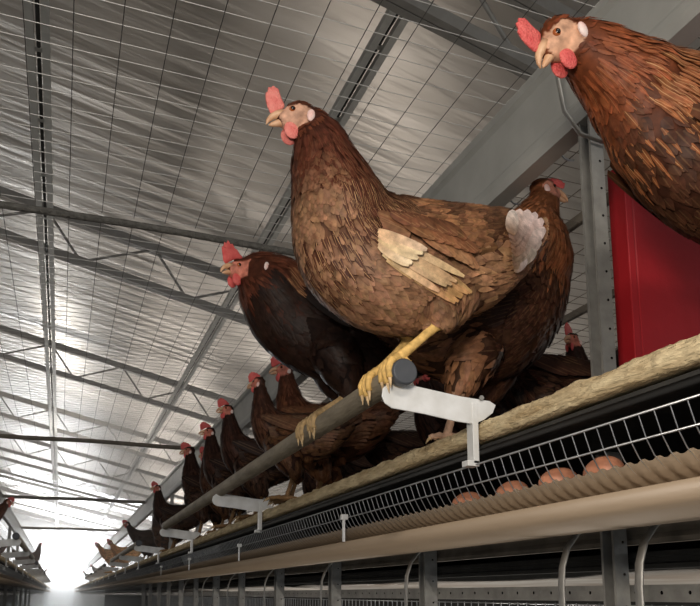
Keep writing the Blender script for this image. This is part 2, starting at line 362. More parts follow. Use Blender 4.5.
def system(side, y0, y1):
    S = SIDE[side]
    crust_board(side, y0, y1)
    mb = MB(); mb.box(.602, 1.95, y0, y1, .2235, .2285); mb.box(.706, 1.95, y0, y1, .2285, .2555)
    tag(mirror(mb.build('platform_deck', M_dark), side), 'dark sheet platform deck the hens stand on, '+S, 'platform')
    # egg basket: mesh front curling under
    P = [(.575, .192), (.5838, .166), (.5935, .1485), (.609, .1345), (.634, .1245), (.67, .120)]
    mb = MB(); y = y0+.011; ymax = min(y1, 9)
    while y < ymax:
        r = .00085 if y < 3 else .0012
        mb.tube([(px, y, pz) for px, pz in P], r, 5, cap=False)
        y += .0232 if y < 4 else .0464
    for (px, pz), r in zip(P[:2]+[P[5]], (.0014, .0013, .001)):
        mb.tube([(px-.001, y0, pz), (px-.001, y1, pz)], r, 6)
    for k in range(7):
        q = .40+k*.095; 
    tag(mirror(mb.build('egg_basket', M_wire), side), 'long grey wire egg basket hung below the platform, '+S, 'wire basket')
    # ribbed belt under the basket wires
    mb = MB(); y = y0
    prof2 = [(.5965, .1455), (.611, .1315), (.635, .1215), (.69, .117)]
    N = int((min(y1, 6)-y0)/.0058); vs_ = []
    for j in range(N+1):
        yy = y0+j*.0058; dz = .0020 if (j % 4) in (1, 2) else -.0012
        vs_ += [(px, yy, pz+dz) for px, pz in prof2]
    fs = [(j*4+k, j*4+k+1, (j+1)*4+k+1, (j+1)*4+k) for j in range(N) for k in range(3)]
    mb.add(vs_, fs, True); mb.prof(prof2, min(y1, 6), y1, .001)
    o = mirror(mb.build('egg_belt', M_chan), side); sd = o.modifiers.new('s', 'SOLIDIFY'); sd.thickness = .0015
    tag(o, 'ribbed tan egg belt lying in the wire basket, '+S, 'egg belt')
    # egg channel: rounded tan trough
    mb = MB(); pr = [(.69, .1120), (.62, .1122), (.580, .1138), (.5745, .1118), (.573, .105), (.574, .094), (.580, .0905), (.592, .0875), (.66, .086), (.70, .086)]
    mb.prof(pr, y0, y1, .0025, 1, 0, True); tag(mirror(mb.build('egg_channel', M_chan), side), 'long rounded tan plastic channel under the egg basket, '+S, 'channel')
    # dark sheets put in for the shade behind the basket
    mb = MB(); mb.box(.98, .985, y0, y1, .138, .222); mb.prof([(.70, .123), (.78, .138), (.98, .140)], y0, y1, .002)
    tag(mirror(mb.build('nest_shade_sheet', M_dark), side), 'dark sheet put in for the shade behind the egg basket, '+S, 'panel')
    # under-structure: beams behind the posts
    for x, za, zb, m, nm, lb in ((.835, .118, .134, M_galvd, 'steel_rail', 'dull thin steel rail just under the tan channel, '),
                             (.84, .079, .112, M_galvd, 'steel_rail', 'wide dull grooved steel rail below the tan channel, '),
                             (.84, .040, .062, M_dark, 'steel_rail', 'dark lower rail between grooved rail and belt, ')):
        mb = MB(); hm = (za+zb)/2
        mb.prof([(x+.02, za), (x, za), (x, za+.004), (x+.004, hm-.004), (x+.004, hm+.004), (x, zb-.004), (x, zb), (x+.02, zb)], y0, y1, .002)
        tag(mirror(mb.build(nm, m), side), lb+S, 'rail', 'rails under the channel '+S)
    mb = MB(); mb.prof([(.86, -.010), (.838, -.010), (.838, .012), (.86, .012)], y0, y1, .002)
    y = y0+.05
    while y < min(y1, 6):
        mb.tube([(.8375, y, .002), (.8365, y, .002)], .003, 8, mi=1); y += .055
    rr = tag(mirror(mb.build('perforated_rail', M_galv, None, [M_pupil]), side), 'bright perforated steel rail along the bottom of the tier, '+S, 'rail')
    mb = MB(); vs_ = []; N = 160
    for j in range(N+1):
        u = j/N; yy = y0+(y1-y0)*u*u
        for k in range(9):
            xx = .90+k*.12; sag = .010*math.sin(k/8*PI)
            vs_.append((xx, yy, .032+.010*noise.noise((xx*4, yy*3.1, 2))+.004*noise.noise((xx*9, yy*11, 5))-sag))
    fs = [(j*9+k, j*9+k+1, (j+1)*9+k+1, (j+1)*9+k) for j in range(N) for k in range(8)]
    mb.add(vs_, fs, True); o = mirror(mb.build('manure_belt', M_belt), side); o.modifiers.new('s', 'SOLIDIFY').thickness = .002
    tag(o, 'pale wavy sagging manure belt inside the lower tier, '+S, 'belt')
    # lower cage front
    mb = MB(); y = y0+.02
    while y < min(y1, 8): wires(mb, (.83, y, -.75), (.83, y, -.016), .0013); y += .030
    for k in range(16): wires(mb, (.829, y0, -.018-k*.049), (.829, y1, -.018-k*.049), .0012)
    tag(mirror(mb.build('cage_front', M_wire), side), 'welded wire cage front of the lower tier, '+S, 'wire mesh')
    mb = MB(); mb.box(1.93, 1.94, y0, y1, -1.85, .222); mb.box(.9, 1.93, y0, y1, -.80, -.79)  # dark back sheet stands in for the shade seen through the gap
    tag(mirror(mb.build('lower_tier_shade', M_dark), side), 'floor of the lower tier with a dark back sheet added for shade, '+S, 'panel')
    # upper beam, the upper deck
    mb = MB(); mb.prof([(.835, .815), (.80, .815), (.795, .83), (.795, .842), (.80, .852), (.80, .955), (.792, .965), (.792, .982), (.835, .985)], y0, y1, .003)
    tag(mirror(mb.build('upper_beam', M_beam), side), 'deep grey folded steel beam under the upper tier, '+S, 'beam')
    mb = MB(); y = y0
    while y < min(y1, 10): wires(mb, (.84, y, .915), (1.95, y, .915), .0011); y += .050 if y < 4 else .1
    for k in range(12): wires(mb, (.86+k*.1, y0, .9135), (.86+k*.1, y1, .9135), .0013)
    for k in (0, 3, 7, 11): mb.box(.86+k*.1, .875+k*.1, y0, y1, .917, .94)
    tag(mirror(mb.build('upper_deck_mesh', M_galvd), side), 'wire mesh deck of the upper tier with slim bearers, '+S, 'wire mesh')
    mb = MB(); y = y0
    while y < min(y1, 10): wires(mb, (1.96, y, .25), (1.96, y, .91), .0011); y += .10
    for k in range(14): wires(mb, (1.958, y0, .26+k*.045), (1.958, y1, .26+k*.045), .0019)
    tag(mirror(mb.build('back_mesh', M_wirel), side), 'tall wire mesh panel closing the back of the tier, '+S, 'wire mesh')

system(1, -.30, 37); system(-1, 3.2, 37)

# posts: perforated channels
def post(side, x, y, z0, z1, label, wdt=.034, grp=None):
    H = z1-z0; mb = MB()
    pr = [(-.003, .005), (-.003, 0), (wdt, 0), (wdt, .030), (-.004, .030), (-.004, .025)]
    n = len(pr); th = .002
    inner = []
    for i, (a, b) in enumerate(pr):
        p = pr[max(i-1, 0)]; q = pr[min(i+1, n-1)]; d_ = Vector((q[0]-p[0], q[1]-p[1])).normalized(); inner.append((a-d_.y*th, b+d_.x*th))
    loop = pr+inner[::-1]; L = len(loop)
    vs_ = [(a, b, z) for z in (0, H) for a, b in loop]
    mb.add(vs_, [(k, (k+1) % L, L+(k+1) % L, L+k) for k in range(L)]+[tuple(range(L)), tuple(L+k for k in reversed(range(L)))])
    z = .03
    while z < H: mb.tube([(wdt*.62, -.0008, z), (wdt*.62, .001, z)], .0022, 8, mi=1); z += .05
    c = mb.build('steel_post', M_galv, None, [M_pupil]); c.location = (MX(side, x), y, z0); tag(c, label, 'post', grp)
    return c
PY = [1.0+.665*k for k in range(-1, 12)]
for k, y in enumerate(PY):
    full = (k in (1,)) or (k > 4 and k % 2)
    lab = {1: 'tall perforated grey steel post beside the red panel'}.get(k) or (
        'short grey steel post under the tan channel, '+['nearest the picture edge', '', 'next one beyond the tall post', 'third one down the aisle'][k] if k < 4 else 'dim grey steel post farther down the right tier')
    post(1, .806, y-.036, -1.9, .812 if full else .134, lab, .023 if full else .030, None if k < 4 else 'far posts of the right tier')
for k in range(8):
    post(-1, .84, 4.2+k*2.0, -1.9, .812, 'grey steel post of the left tier beyond the aisle', .034, 'posts of the left tier')

# curved flat straps below the channel and one hooked above
def strap(pts, y, wd, label, grp):
    mb = MB(); P = [Vector((x, 0, z)) for x, z in pts]; vs_ = []
    for i, p in enumerate(P):
        t = (P[min(i+1, len(P)-1)]-P[max(i-1, 0)]).normalized(); nrm = Vector((-t.z, 0, t.x))*.0012
        for a, b in ((-1, -1), (1, -1), (1, 1), (-1, 1)): vs_.append(p+nrm*b+Vector((0, a*wd/2, 0)))
    fs = [(i*4+k, i*4+(k+1) % 4, (i+1)*4+(k+1) % 4, (i+1)*4+k) for i in range(len(P)-1) for k in range(4)]
    fs += [(0, 1, 2, 3), tuple(len(vs_)-4+k for k in (3, 2, 1, 0))]
    mb.add(vs_, fs, True); o = mb.build('curved_strap', M_galv); o.location.y = y
    return tag(o, label, 'strap', grp)
sp = [(.83, .116), (.80, .113), (.765, .105), (.735, .090), (.716, .068), (.706, .040), (.703, .010), (.703, -.06), (.710, -.14), (.74, -.2)]
strap(sp, .80, .014, 'curved flat steel strap under the channel, right of the tall post', None)
strap(sp, .965, .014, 'curved flat steel strap under the channel, left of the tall post', None)
strap(sp, 1.52, .014, 'curved flat steel strap under the channel, near the second post', None)
for k in range(9): strap(sp, 2.1+k*.66, .014, 'small curved flat strap far down under the right channel', 'far straps under the right channel')
up = [(.79, .97), (.745, .95), (.735, .90), (.735, .86), (.745, .80), (.775, .765), (.83, .76)]
strap(up, .955, .008, 'thin flat strap hooked down from the upper beam', None)

# J hooks on the upper deck
for k in range(7):
    y = .60+.19*k; mb = MB()
    mb.tube([(.9, y, .915), (.9, y, .886), (.902, y, .877), (.908, y, .872), (.918, y, .871), (.930, y, .873)], .0020, 8)
    tag(mb.build('wire_hook', M_wire), 'small pale J-shaped wire hook hanging from the upper deck', 'hook', 'wire hooks on the upper deck')

# red nest panel
mb = MB(); mb.box(.935, 1.55, 1.02, 1.06, .262, .78)
rp = tag(bevel(mb.build('red_panel', M_red), .004), 'red plastic nest panel standing behind the tall post', 'panel')
mb = MB(); mb.box(.918, .9345, 1.018, 1.062, .262, .782); bevel(mb.build('edge_strip', M_red, rp), .002)

# perches with brackets
PR = .0185
def perch(side, y0, y1, label):
    mb = MB(); x = .448; N = 60
    pts = [(0, (y1-y0)*i/N, 0) for i in range(N+1)]
    mb.tube(pts, [PR*(1+.03*noise.noise((i*1.7, y0, 1))) for i in range(N+1)], 20)
    o = mb.build('perch_pipe', M_perch); o.location = (MX(side, x), y0, .3175); tag(o, label, 'perch', 'perch pipes along the aisle')
    c = MB(); c.tube([(0, -.006, 0), (0, -.004, 0), (0, .012, 0)], [PR*.93, PR*1.06, PR*1.06], 24)
    c.build('end_cap', M_cap, o)
def bracket(side, y, label, grp=None):
    root = empty('perch_bracket', (MX(side, .448), y, .3175)); tag(root, label, 'bracket', grp)
    s = side; mb = MB()
    out = [((P_.x-.448), (P_.z-.3175)) for P_ in [onY(a, b, .985) for a, b in ((392, 408), (385, 403), (382, 396), (383, 388), (389, 383), (402, 383), (425, 388), (460, 396), (490, 401), (496, 405), (493, 413), (484, 420), (474, 424), (455, 421), (425, 414))]]
    th = .003
    vs_ = [(a*s, yy, b) for yy in (0, th) for a, b in out]; n = len(out)
    mb.add(vs_, [tuple(range(n)), tuple(n+k for k in reversed(range(n)))]+[(k, (k+1) % n, n+(k+1) % n, n+k) for k in range(n)])
    bevel(mb.build('arm_plate', M_brk, root), .001)
    mb = MB(); mb.box(min(.122*s, .132*s), max(.122*s, .132*s), -.001, .018, -.124, -.03); mb.box(min(.112*s, .132*s), max(.112*s, .132*s), -.001, .018, -.128, -.119)
    bevel(mb.build('hanger_strip', M_brk, root), .0008)
    mb = MB(); mb.tube([(.137*s, -.002, -.022), (.137*s, -.005, -.022)], .004, 6)
    mb.build('bolt', M_galv, root)
    return root
perch(1, .966, 3.66, 'grey-brown pipe perch with capped end, under the front hen')
perch(1, 4.97, 7.66, 'second pipe perch down the right side, beyond the white brackets')
perch(1, 8.97, 11.66, 'third pipe perch down the right side')
perch(1, 12.97, 15.7, 'fourth pipe perch far down the right side')
for j, y in enumerate((4.6, 8.6, 12.6, 16.6)): perch(-1, y, y+2.7, ['first', 'second', 'third', 'fourth'][j]+' pipe perch along the left side of the aisle')
lb = ['big white perch bracket at the capped pipe end, below the front hen', 'white perch bracket below the middle dark hens', 'white perch bracket at the far end of the first perch', 'white perch bracket at the start of the second perch']
for k in range(12):
    bracket(1, .985+1.335*k, lb[k] if k < 4 else 'far small white perch bracket on the right side', None if k < 4 else 'far right perch brackets')
for k in range(12): bracket(-1, 4.65+1.335*k, 'small white perch bracket on the left side', 'left perch brackets')

# small clips on the basket
for k, y in enumerate((1.55, 2.6, 3.7, 4.8)):
    mb = MB(); mb.box(.570, .574, y, y+.010, .112, .168); mb.box(.566, .580, y-.002, y+.012, .160, .172)
    tag(bevel(mb.build('basket_clip', M_brk), .001), 'small upright pale clip joining basket and tan channel', 'clip', 'clips on the egg basket')

# eggs
def egg(x, y, z, rz, label):
    mb = MB(); n, m = 20, 14; vs_ = []
    for i in range(m+1):
        a = PI*i/m; r = .0215*math.sin(a)*(1+.12*math.cos(a)); l = -.028*math.cos(a)
        for k in range(n): b = 2*PI*k/n; vs_.append((r*math.cos(b), l, r*math.sin(b)))
    mb.add(vs_, [(i*n+k, (i+1)*n+k, (i+1)*n+(k+1) % n, i*n+(k+1) % n) for i in range(m) for k in range(n)], True)
    o = mb.build('egg', M_eggm); o.location = (x, y, z); o.rotation_euler = (0, 0, rz); tag(o, label, 'egg', 'eggs in the basket')
e1 = onX(603, 458, .632); e2 = onX(572, 466, .632); e3 = onX(527, 478, .632); e4 = onX(500, 486, .632)
egg(.632, e1.y, .150, .3, 'brown egg in the wire basket, rightmost and largest looking')
egg(.632, e2.y+.03, .150, 1.2, 'brown egg in the wire basket, just left of the rightmost egg')
egg(.632, e3.y+.04, .148, .5, 'brown egg in the wire basket, third from the right')
egg(.632, e4.y+.10, .148, .9, 'dim brown egg in the wire basket, leftmost of the four')

# thin scattering haze added in the far part for the glow of the glare
hm = bpy.data.materials.new('glare_haze'); hm.use_nodes = True; nt = hm.node_tree; nt.nodes.clear()
vo = nt.nodes.new('ShaderNodeVolumeScatter'); ou = nt.nodes.new('ShaderNodeOutputMaterial'); vo.inputs['Density'].default_value = .042
vo.inputs['Anisotropy'].default_value = .3; vo.inputs['Color'].default_value = (1, .99, .97, 1); nt.links.new(vo.outputs[0], ou.inputs['Volume'])
mb = MB(); mb.box(-8.9, 8.9, 4.5, YEND-.2, FLOOR+.01, 2.9)
tag(mb.build('glare_haze', hm), 'pale haze added for the glare at the far end of the hen house', 'haze', None, 'stuff')

# ------------------------------------------------------------------ HENS
def crom(P, n):
    P = np.array(P, float); k = len(P); out = []
    for i in range(n):
        u = i/(n-1)*(k-1); j = min(int(u), k-2); t = u-j
        p0 = P[max(j-1, 0)]; p1 = P[j]; p2 = P[j+1]; p3 = P[min(j+2, k-1)]
        out.append(.5*((2*p1)+(-p0+p2)*t+(2*p0-5*p1+4*p2-p3)*t*t+(-p0+3*p1-3*p2+p3)*t**3))
    return np.array(out)

def remesh(mb, voxel, smooth=3):
    me = bpy.data.meshes.new('tmp'); me.from_pydata(mb.v, [], mb.f)
    bm = bmesh.new(); bm.from_mesh(me); bmesh.ops.recalc_face_normals(bm, faces=bm.faces); bm.to_mesh(me); bm.free()
    o = bpy.data.objects.new('tmp', me); C.objects.link(o)
    r = o.modifiers.new('r', 'REMESH'); r.mode = 'VOXEL'; r.voxel_size = voxel; r.use_smooth_shade = True
    s = o.modifiers.new('s', 'SMOOTH'); s.iterations = smooth; s.factor = .6
    dg = bpy.context.evaluated_depsgraph_get(); out = bpy.data.meshes.new_from_object(o.evaluated_get(dg))
    bpy.data.objects.remove(o); bpy.data.meshes.remove(me)
    return out

class Feathers:
    """many small leaf-shaped vanes in one mesh; each row hugs the body"""
    def __init__(s, bvh): s.v = []; s.f = []; s.uv = []; s.col = []; s.bvh = bvh
    def add(s, p, d, n, L, W, lift, col, shaft=.0, tipc=None, prof=(.45, .9, 1, .85, .5, .12), hug=True, base=.0012, curl=0.):
        R = len(prof); b = len(s.v); d = d.normalized(); side0 = n.cross(d).normalized()
        q = p.copy(); nn = n.copy(); step = L/(R-1)
        tipc = tipc or col
        for i in range(R):
            u = i/(R-1)
            if i:
                q = q+d*step
                if hug:
                    loc, no, ix, ds = s.bvh.find_nearest(q)
                    if loc is not None and ds < .035:
                        sgn = 1 if (q-loc).dot(no) >= 0 else 1
                        nn = (nn*.5+no*.5).normalized(); q = loc.copy()
                        d = (d-nn*d.dot(nn)).normalized()
            c = q+nn*(base+lift*u+curl*u*u)
            sd = nn.cross(d).normalized(); hw = W*.5*prof[i]
            cc = [col[k]*(1-u)+tipc[k]*u for k in range(3)]+[shaft]
            for e, dn in ((-1, -.16), (0, 0), (1, -.16)):
                s.v.append(c+sd*(e*hw)+nn*(dn*hw)); s.uv.append(((e+1)/2, u)); s.col.append(cc)
        for i in range(R-1):
            for e in (0, 1): a = b+i*3+e; s.f.append((a, a+1, a+4, a+3))
    def build(s, name, parent, m=None):
        me = bpy.data.meshes.new(name); me.from_pydata([tuple(v) for v in s.v], [], s.f)
        me.polygons.foreach_set('use_smooth', [True]*len(s.f))
        uvl = me.uv_layers.new(name='UV'); li = np.empty(len(me.loops), int); me.loops.foreach_get('vertex_index', li)
        uvl.data.foreach_set('uv', np.array(s.uv)[li].ravel())
        ca = me.attributes.new('Col', 'FLOAT_COLOR', 'POINT'); ca.data.foreach_set('color', np.array(s.col, float).ravel())
        me.materials.append(m or M_feather)
        o = bpy.data.objects.new(name, me); C.objects.link(o); o.parent = parent
        return o

def jit(c, a=.30, rnd=random):
    k = 1+rnd.uniform(-a, a); return tuple(max(0, x*k*(1+rnd.uniform(-.06, .06))) for x in c)

def hen(label, loc, rz, spine, tn, head, feet, pal, nf, perch_feet=True, comb=1.0, combm=None, wing=True, tail=True, voxel=.0045, group=None, seed=1, skin=(.50, .24, .15), wingspec=None, tailspec=None, combup=0., wdt=.76):
    """spine: (x,z,r) tail->neck in metres, body frame +x forward; head: (x,z,yaw,pitch,scale); feet: (x,y,z, hipx,hipz, toeyaw)"""
    rnd = random.Random(seed)
    N = 46; S = crom(spine, N)
    T = np.gradient(S[:, :2], axis=0); T /= np.linalg.norm(T, axis=1)[:, None]
    mb = MB(); n = 20; vs_ = []
    for i in range(N):
        r = max(S[i, 2], .004); t = i/(N-1)
        wr = wdt if t < tn else wdt+(1.0-wdt)*min(1, (t-tn)/.15)
        tx, tz = T[i]
        for k in range(n):
            a = 2*PI*k/n; vs_.append((S[i, 0]-tz*r*math.cos(a), r*wr*math.sin(a), S[i, 1]+tx*r*math.cos(a)))
    fs = [(i*n+k, i*n+(k+1) % n, (i+1)*n+(k+1) % n, (i+1)*n+k) for i in range(N-1) for k in range(n)]
    fs += [tuple(range(n)), tuple((N-1)*n+k for k in reversed(range(n)))]
    mb.add(vs_, fs)
    # overlapping cross-sections can fold; back them with plump ellipsoids
    for i in range(2, N-1, 3):
        r = S[i, 2]; t = i/(N-1); wr = wdt if t < tn else 1
        mb.ell((S[i, 0], 0, S[i, 1]), (r*.96, r*wr*.97, r*.96), 16, 10)
    hx, hz, hyaw, hpitch, hs = head
    HR = Matrix.Rotation(hyaw, 3, 'Z') @ Matrix.Rotation(hpitch, 3, 'Y'); HC = Vector((hx, 0, hz))
    H = lambda x, y, z: HC+HR @ (Vector((x, y, z))*hs)
    def hell(c, r, rot=None): mb.ell(H(*c), [q*hs for q in r], 14, 10, 0, HR @ rot if rot else HR)
    hell((-.004, 0, .001), (.0225, .0160, .0190)); hell((.012, 0, -.003), (.0155, .0115, .0125)); hell((.004, 0, -.010), (.017, .0105, .0095))
    legs = []
    for (fx, fy, fz, px, pz, ty) in feet:
        hock = Vector((px-.012, fy*.95, pz)); ank = Vector((fx-.004, fy, fz+.010)); top = Vector((px+.03, fy*.9, pz+.085))
        mb.tube([top, top.lerp(hock, .5), hock], [.050, .042, .022], 14)
        mb.ell(hock, (.022, .020, .018)); mb.ell(top, (.05, .04, .05))
        mb.tube([hock, hock.lerp(ank, .5), ank], [.0095, .0075, .0085], 10); mb.ell(ank, (.010, .010, .009))
        legs.append((hock, ank, ty, fz))
    me = remesh(mb, voxel)
    # toes: own finer rounded tubes, same mesh
    tb = MB(); tb.mark = []
    for hock, ank, ty, fz in legs:
        for j, (a0, ln) in enumerate(((-.42, .9), (0, 1.), (.42, .9), (PI, .55))):
            pts = []; nseg = 7
            for q in range(nseg+1):
                u = q/nseg
                if perch_feet:
                    sgn = -1 if j == 3 else 1; ang = u*(2.15 if j < 3 else 1.5)*ln; rr = PR+.0055
                    yy = ank.y+(0 if j == 3 else math.sin(a0)*.036*min(1, u*1.6)); cx = ank.x
                    pts.append(Vector((cx+sgn*rr*math.sin(ang), yy, fz-PR+rr*math.cos(ang)+(.004*(math.sin(u*PI*3)**2)))))
                else:
                    dx, dy = math.cos(a0+ty), math.sin(a0+ty); l_ = .058*ln
                    pts.append(Vector((ank.x+dx*l_*u, ank.y+dy*l_*u, fz+.0055+.006*math.sin(u*PI)*(1-u)+(.003*math.sin(u*PI*3)**2))))
            tb.tube(pts, [.0070-.0028*q/nseg+(.0010 if q % 2 else 0) for q in range(nseg+1)], 8)
            e = pts[-1]; dr = (pts[-1]-pts[-2]).normalized()
            tb.mark.append((len(tb.v), 1)); tb.tube([e-dr*.002, e+dr*.005+Vector((0, 0, -.001)), e+dr*.011+Vector((0, 0, -.005))], [.0034, .0024, .0004], 7); tb.mark.append((len(tb.v), 0))
    n0 = len(me.vertices); bm = bmesh.new(); bm.from_mesh(me); tm = bpy.data.meshes.new('t'); tm.from_pydata(tb.v, [], tb.f); bm.from_mesh(tm)
    for f in bm.faces: f.smooth = True
    bm.to_mesh(me); bm.free(); bpy.data.meshes.remove(tm)
    bmh = bmesh.new(); bmh.from_mesh(me); bvh = BVHTree.FromBMesh(bmh)
    co = np.empty(len(me.vertices)*3); me.vertices.foreach_get('co', co); co = co.reshape(-1, 3)
    D = np.linalg.norm(co[:, None, [0, 2]]-S[None, :, :2], axis=2); ti = D.argmin(1)/(N-1)
    col = np.array([pal['skin_under'](t) for t in ti])
    HI = np.array(HR.transposed()); hl = (co-np.array(HC)) @ HI.T/hs
    face = ((hl[:, 0]-.006)**2/.0185**2+(hl[:, 2]+.003)**2/.0165**2 < 1) & (np.abs(hl[:, 1]) < .03) & (hl[:, 0] > -.014)
    nz = np.array([noise.noise(Vector(c)*120) for c in co[face]]) if face.any() else np.zeros(0)
    col[face] = np.array(skin)[None]*(1+.25*nz[:, None])
    crown = face & (hl[:, 2] > .0105) & (hl[:, 0] < .012); col[crown] = pal['crown']
    leg = np.zeros(len(co), bool); yel = pal.get('leg', (.70, .42, .13))
    for hock, ank, ty, fz in legs: leg |= (co[:, 2] < hock.z-.006) & (np.hypot(co[:, 0]-ank.x, co[:, 1]-ank.y) < .10)
    fz0 = min(l[3] for l in legs)
    lg = leg & (np.array([min(((Vector(c)-(h_+(a_-h_)*max(0, min(1, (Vector(c)-h_).dot(a_-h_)/(a_-h_).length_squared)))).length) for h_, a_, _, _ in legs) if leg[i] else 1 for i, c in enumerate(co)]) < .0135)
    lg |= leg & (co[:, 2] < fz0+.03)
    col[lg] = yel; col[n0:] = yel
    for (m0, _), (m1, _) in zip(tb.mark[::2], tb.mark[1::2]): col[n0+m0:n0+m1] = pal.get('claw', (.50, .36, .20))
    bare = lg.copy(); bare[n0:] = True
    ca = me.attributes.new('Col', 'FLOAT_COLOR', 'POINT'); ca.data.foreach_set('color', np.c_[col, np.ones(len(col))].ravel())
    me.materials.clear(); me.materials.append(M_skin); me.name = 'hen'
    root = bpy.data.objects.new('hen', me); C.objects.link(root); root.location = loc; root.rotation_euler = (0, 0, rz)
    tag(root, label, 'hen', group)
    # ---- head parts
    bk = MB(); up = [H(.018, 0, .003), H(.026, 0, .003), H(.033, 0, .0000), H(.0385, 0, -.005), H(.0410, 0, -.010)]
    bk.tube(up, [.0072*hs, .0050*hs, .0038*hs, .0024*hs, .0006*hs], 12)
    lo = [H(.016, 0, -.006), H(.026, 0, -.0075), H(.034, 0, -.0095), H(.038, 0, -.0105)]; bk.tube(lo, [.0058*hs, .0044*hs, .0028*hs, .0008*hs], 10)
    bk.build('beak', M_beak, root)
    def seat(x, sg, z):
        q = H(x, 0, z); dv = HR @ Vector((0, sg, 0)); lo_, no_, i_, d_ = bvh.ray_cast(q+dv*.12, -dv)
        return lo_ if lo_ is not None else H(x, sg*.013, z)
    for sg in (-1, 1):
        ec = seat(.0085, sg, .0045)-HR @ Vector((0, sg*.0020*hs, 0))
        e = MB(); e.ell(ec, (.0042*hs,)*3, 14, 10); e.build('eye', M_iris, root)
        pp = MB(); dirn = HR @ Vector((.12, sg, .0)).normalized()
        pp.ell(ec+dirn*.0015*hs, (.0032*hs,)*3, 12, 8)
        bpy_o = pp.build('pupil', M_pupil, [c for c in bpy.data.objects if c.parent == root and c.name.startswith('eye')][-1])
        lb_ = MB(); lb_.ell(seat(-.0080, sg, -.0100)+HR @ Vector((0, sg*.0008, 0)), (.0050*hs, .0028*hs, .0080*hs), 12, 8, 0, HR @ Matrix.Rotation(-.35, 3, 'Y')); lb_.build('ear_lobe', M_lobe, root)
        wt = MB(); wt.ell(H(.0130, sg*.0070, -.0200), (.0098*hs, .0034*hs, .0110*hs), 14, 10, 0, HR @ Matrix.Rotation(-hpitch*.6, 3, 'Y')); wt.build('wattle', combm or M_comb, root)
    # comb: serrated fleshy blade
    c_ = comb
    out = [(.031, .006), (.0345, .012), (.034, .020), (.036, .030+combup), (.0315, .026), (.029, .037+combup), (.0245, .031), (.021, .041+combup), (.016, .032), (.011, .038+combup*.6), (.006, .029), (.000, .032), (-.004, .024), (-.011, .023), (-.012, .018), (-.004, .0165), (.008, .0165), (.018, .0125)]
    if pal.get('spike'): out = [(.033, .000), (.036, .010), (.0375, .022), (.0355, .034), (.0325, .030), (.0315, .041), (.0275, .036), (.0245, .043), (.021, .037), (.0175, .039), (.0165, .028), (.0145, .020), (.011, .0135), (.020, .008), (.027, .002)]
    cb = MB(); nn = len(out)
    cm = (sum(p[0] for p in out)/nn, sum(p[1] for p in out)/nn)
    def cpt(p, y, k=1.): 
        x = cm[0]+(p[0]-cm[0])*k; z = cm[1]+(p[1]-cm[1])*k; zz = .014+(z-.014)*c_
        return H(x, y+.10*max(0, zz-.02)*pal.get('flop', .6), zz)
    ring = [[cpt(p, -.0005, 1.0) for p in out], [cpt(p, -.0022, .86) for p in out], [cpt(p, -.0028, .45) for p in out]]
    ring2 = [[cpt(p, .0022, .86) for p in out], [cpt(p, .0028, .45) for p in out]]
    vs_ = ring[2]+ring[1]+ring[0]+ring2[0]+ring2[1]
    fs = [(i*nn+k, i*nn+(k+1) % nn, (i+1)*nn+(k+1) % nn, (i+1)*nn+k) for i in range(4) for k in range(nn)]
    vs_ += [cpt(cm, -.0028), cpt(cm, .0028)]
    fs += [(k, 5*nn, (k+1) % nn) for k in range(nn)]+[(4*nn+k, 4*nn+(k+1) % nn, 5*nn+1) for k in range(nn)]
    cb.add(vs_, fs, True); co_ = cb.build('comb', combm or M_comb, root); ss = co_.modifiers.new('s', 'SUBSURF'); ss.levels = ss.render_levels = 1
    # ---- plumage scattered over the skin
    F = Feathers(bvh); tris = []; area_ = []
    bmesh.ops.triangulate(bmh, faces=bmh.faces); bmh.verts.index_update()
    bvh2 = bvh
    for f in bmh.faces:
        c = f.calc_center_median(); tris.append(f); area_.append(f.calc_area())
    area_ = np.array(area_); cen = np.array([f.calc_center_median() for f in tris])
    D = np.linalg.norm(cen[:, None, [0, 2]]-S[None, :, :2], axis=2); bi = D.argmin(1); tt = bi/(N-1)
    dens = np.where(tt > tn, 1.6, 1.0)
    hl = (cen-np.array(HC)) @ HI.T/hs
    isface = ((hl[:, 0]-.004)**2/.0195**2+(hl[:, 2]+.003)**2/.0165**2 < 1) & (hl[:, 0] > -.017) & ~((hl[:, 2] > .0105) & (hl[:, 0] < .012))
    isbeak = hl[:, 0] > .0125
    low = cen[:, 2] < (min(l[0].z for l in legs)-.004)
    near = np.array([min((Vector(c)-h_).length for h_, a_, _, _ in legs) for c in cen])
    area_[(isface | isbeak) & (np.linalg.norm(hl, axis=1) < .06)] = 0; area_[np.array([bare[f.verts[0].index] or bare[f.verts[1].index] for f in tris])] = 0
    area_ *= dens; cum = np.cumsum(area_); cum /= cum[-1]
    pick = np.searchsorted(cum, np.array([rnd.random() for _ in range(nf)]))
    for ix in pick:
        f = tris[ix]; vv = [v.co for v in f.verts]; a, b = rnd.random(), rnd.random()
        if a+b > 1: a, b = 1-a, 1-b
        p = vv[0]+(vv[1]-vv[0])*a+(vv[2]-vv[0])*b; nrm = f.normal.copy(); i = bi[ix]; t = tt[ix]
        fl = Vector((-T[i][0], 0, -T[i][1]))
        v = (p.z-S[i, 1])*T[i][0]-(p.x-S[i, 0])*T[i][1]; v = v/max(S[i, 2], .01)      # -1 belly .. 1 back
        hd = (p-HC).length/hs
        if hd < .03: fl = HR @ Vector((-1, 0, -.15))
        if v < -.2 and t < tn: fl += Vector((0, 0, -.25))
        for h_, a_, _, _ in legs:
            if (p-h_).length < .07 and p.z < h_.z+.05: fl = Vector((-.25, 0, -1))
        fl += Vector((rnd.uniform(-.12, .12), rnd.uniform(-.12, .12), rnd.uniform(-.12, .12)))
        fl = fl-nrm*fl.dot(nrm)
        if fl.length < .05: continue
        col_, tip_, L, W, sh, lift = pal['f'](t, v, p, hd, rnd, tn)
        k = .75+.5*rnd.random()
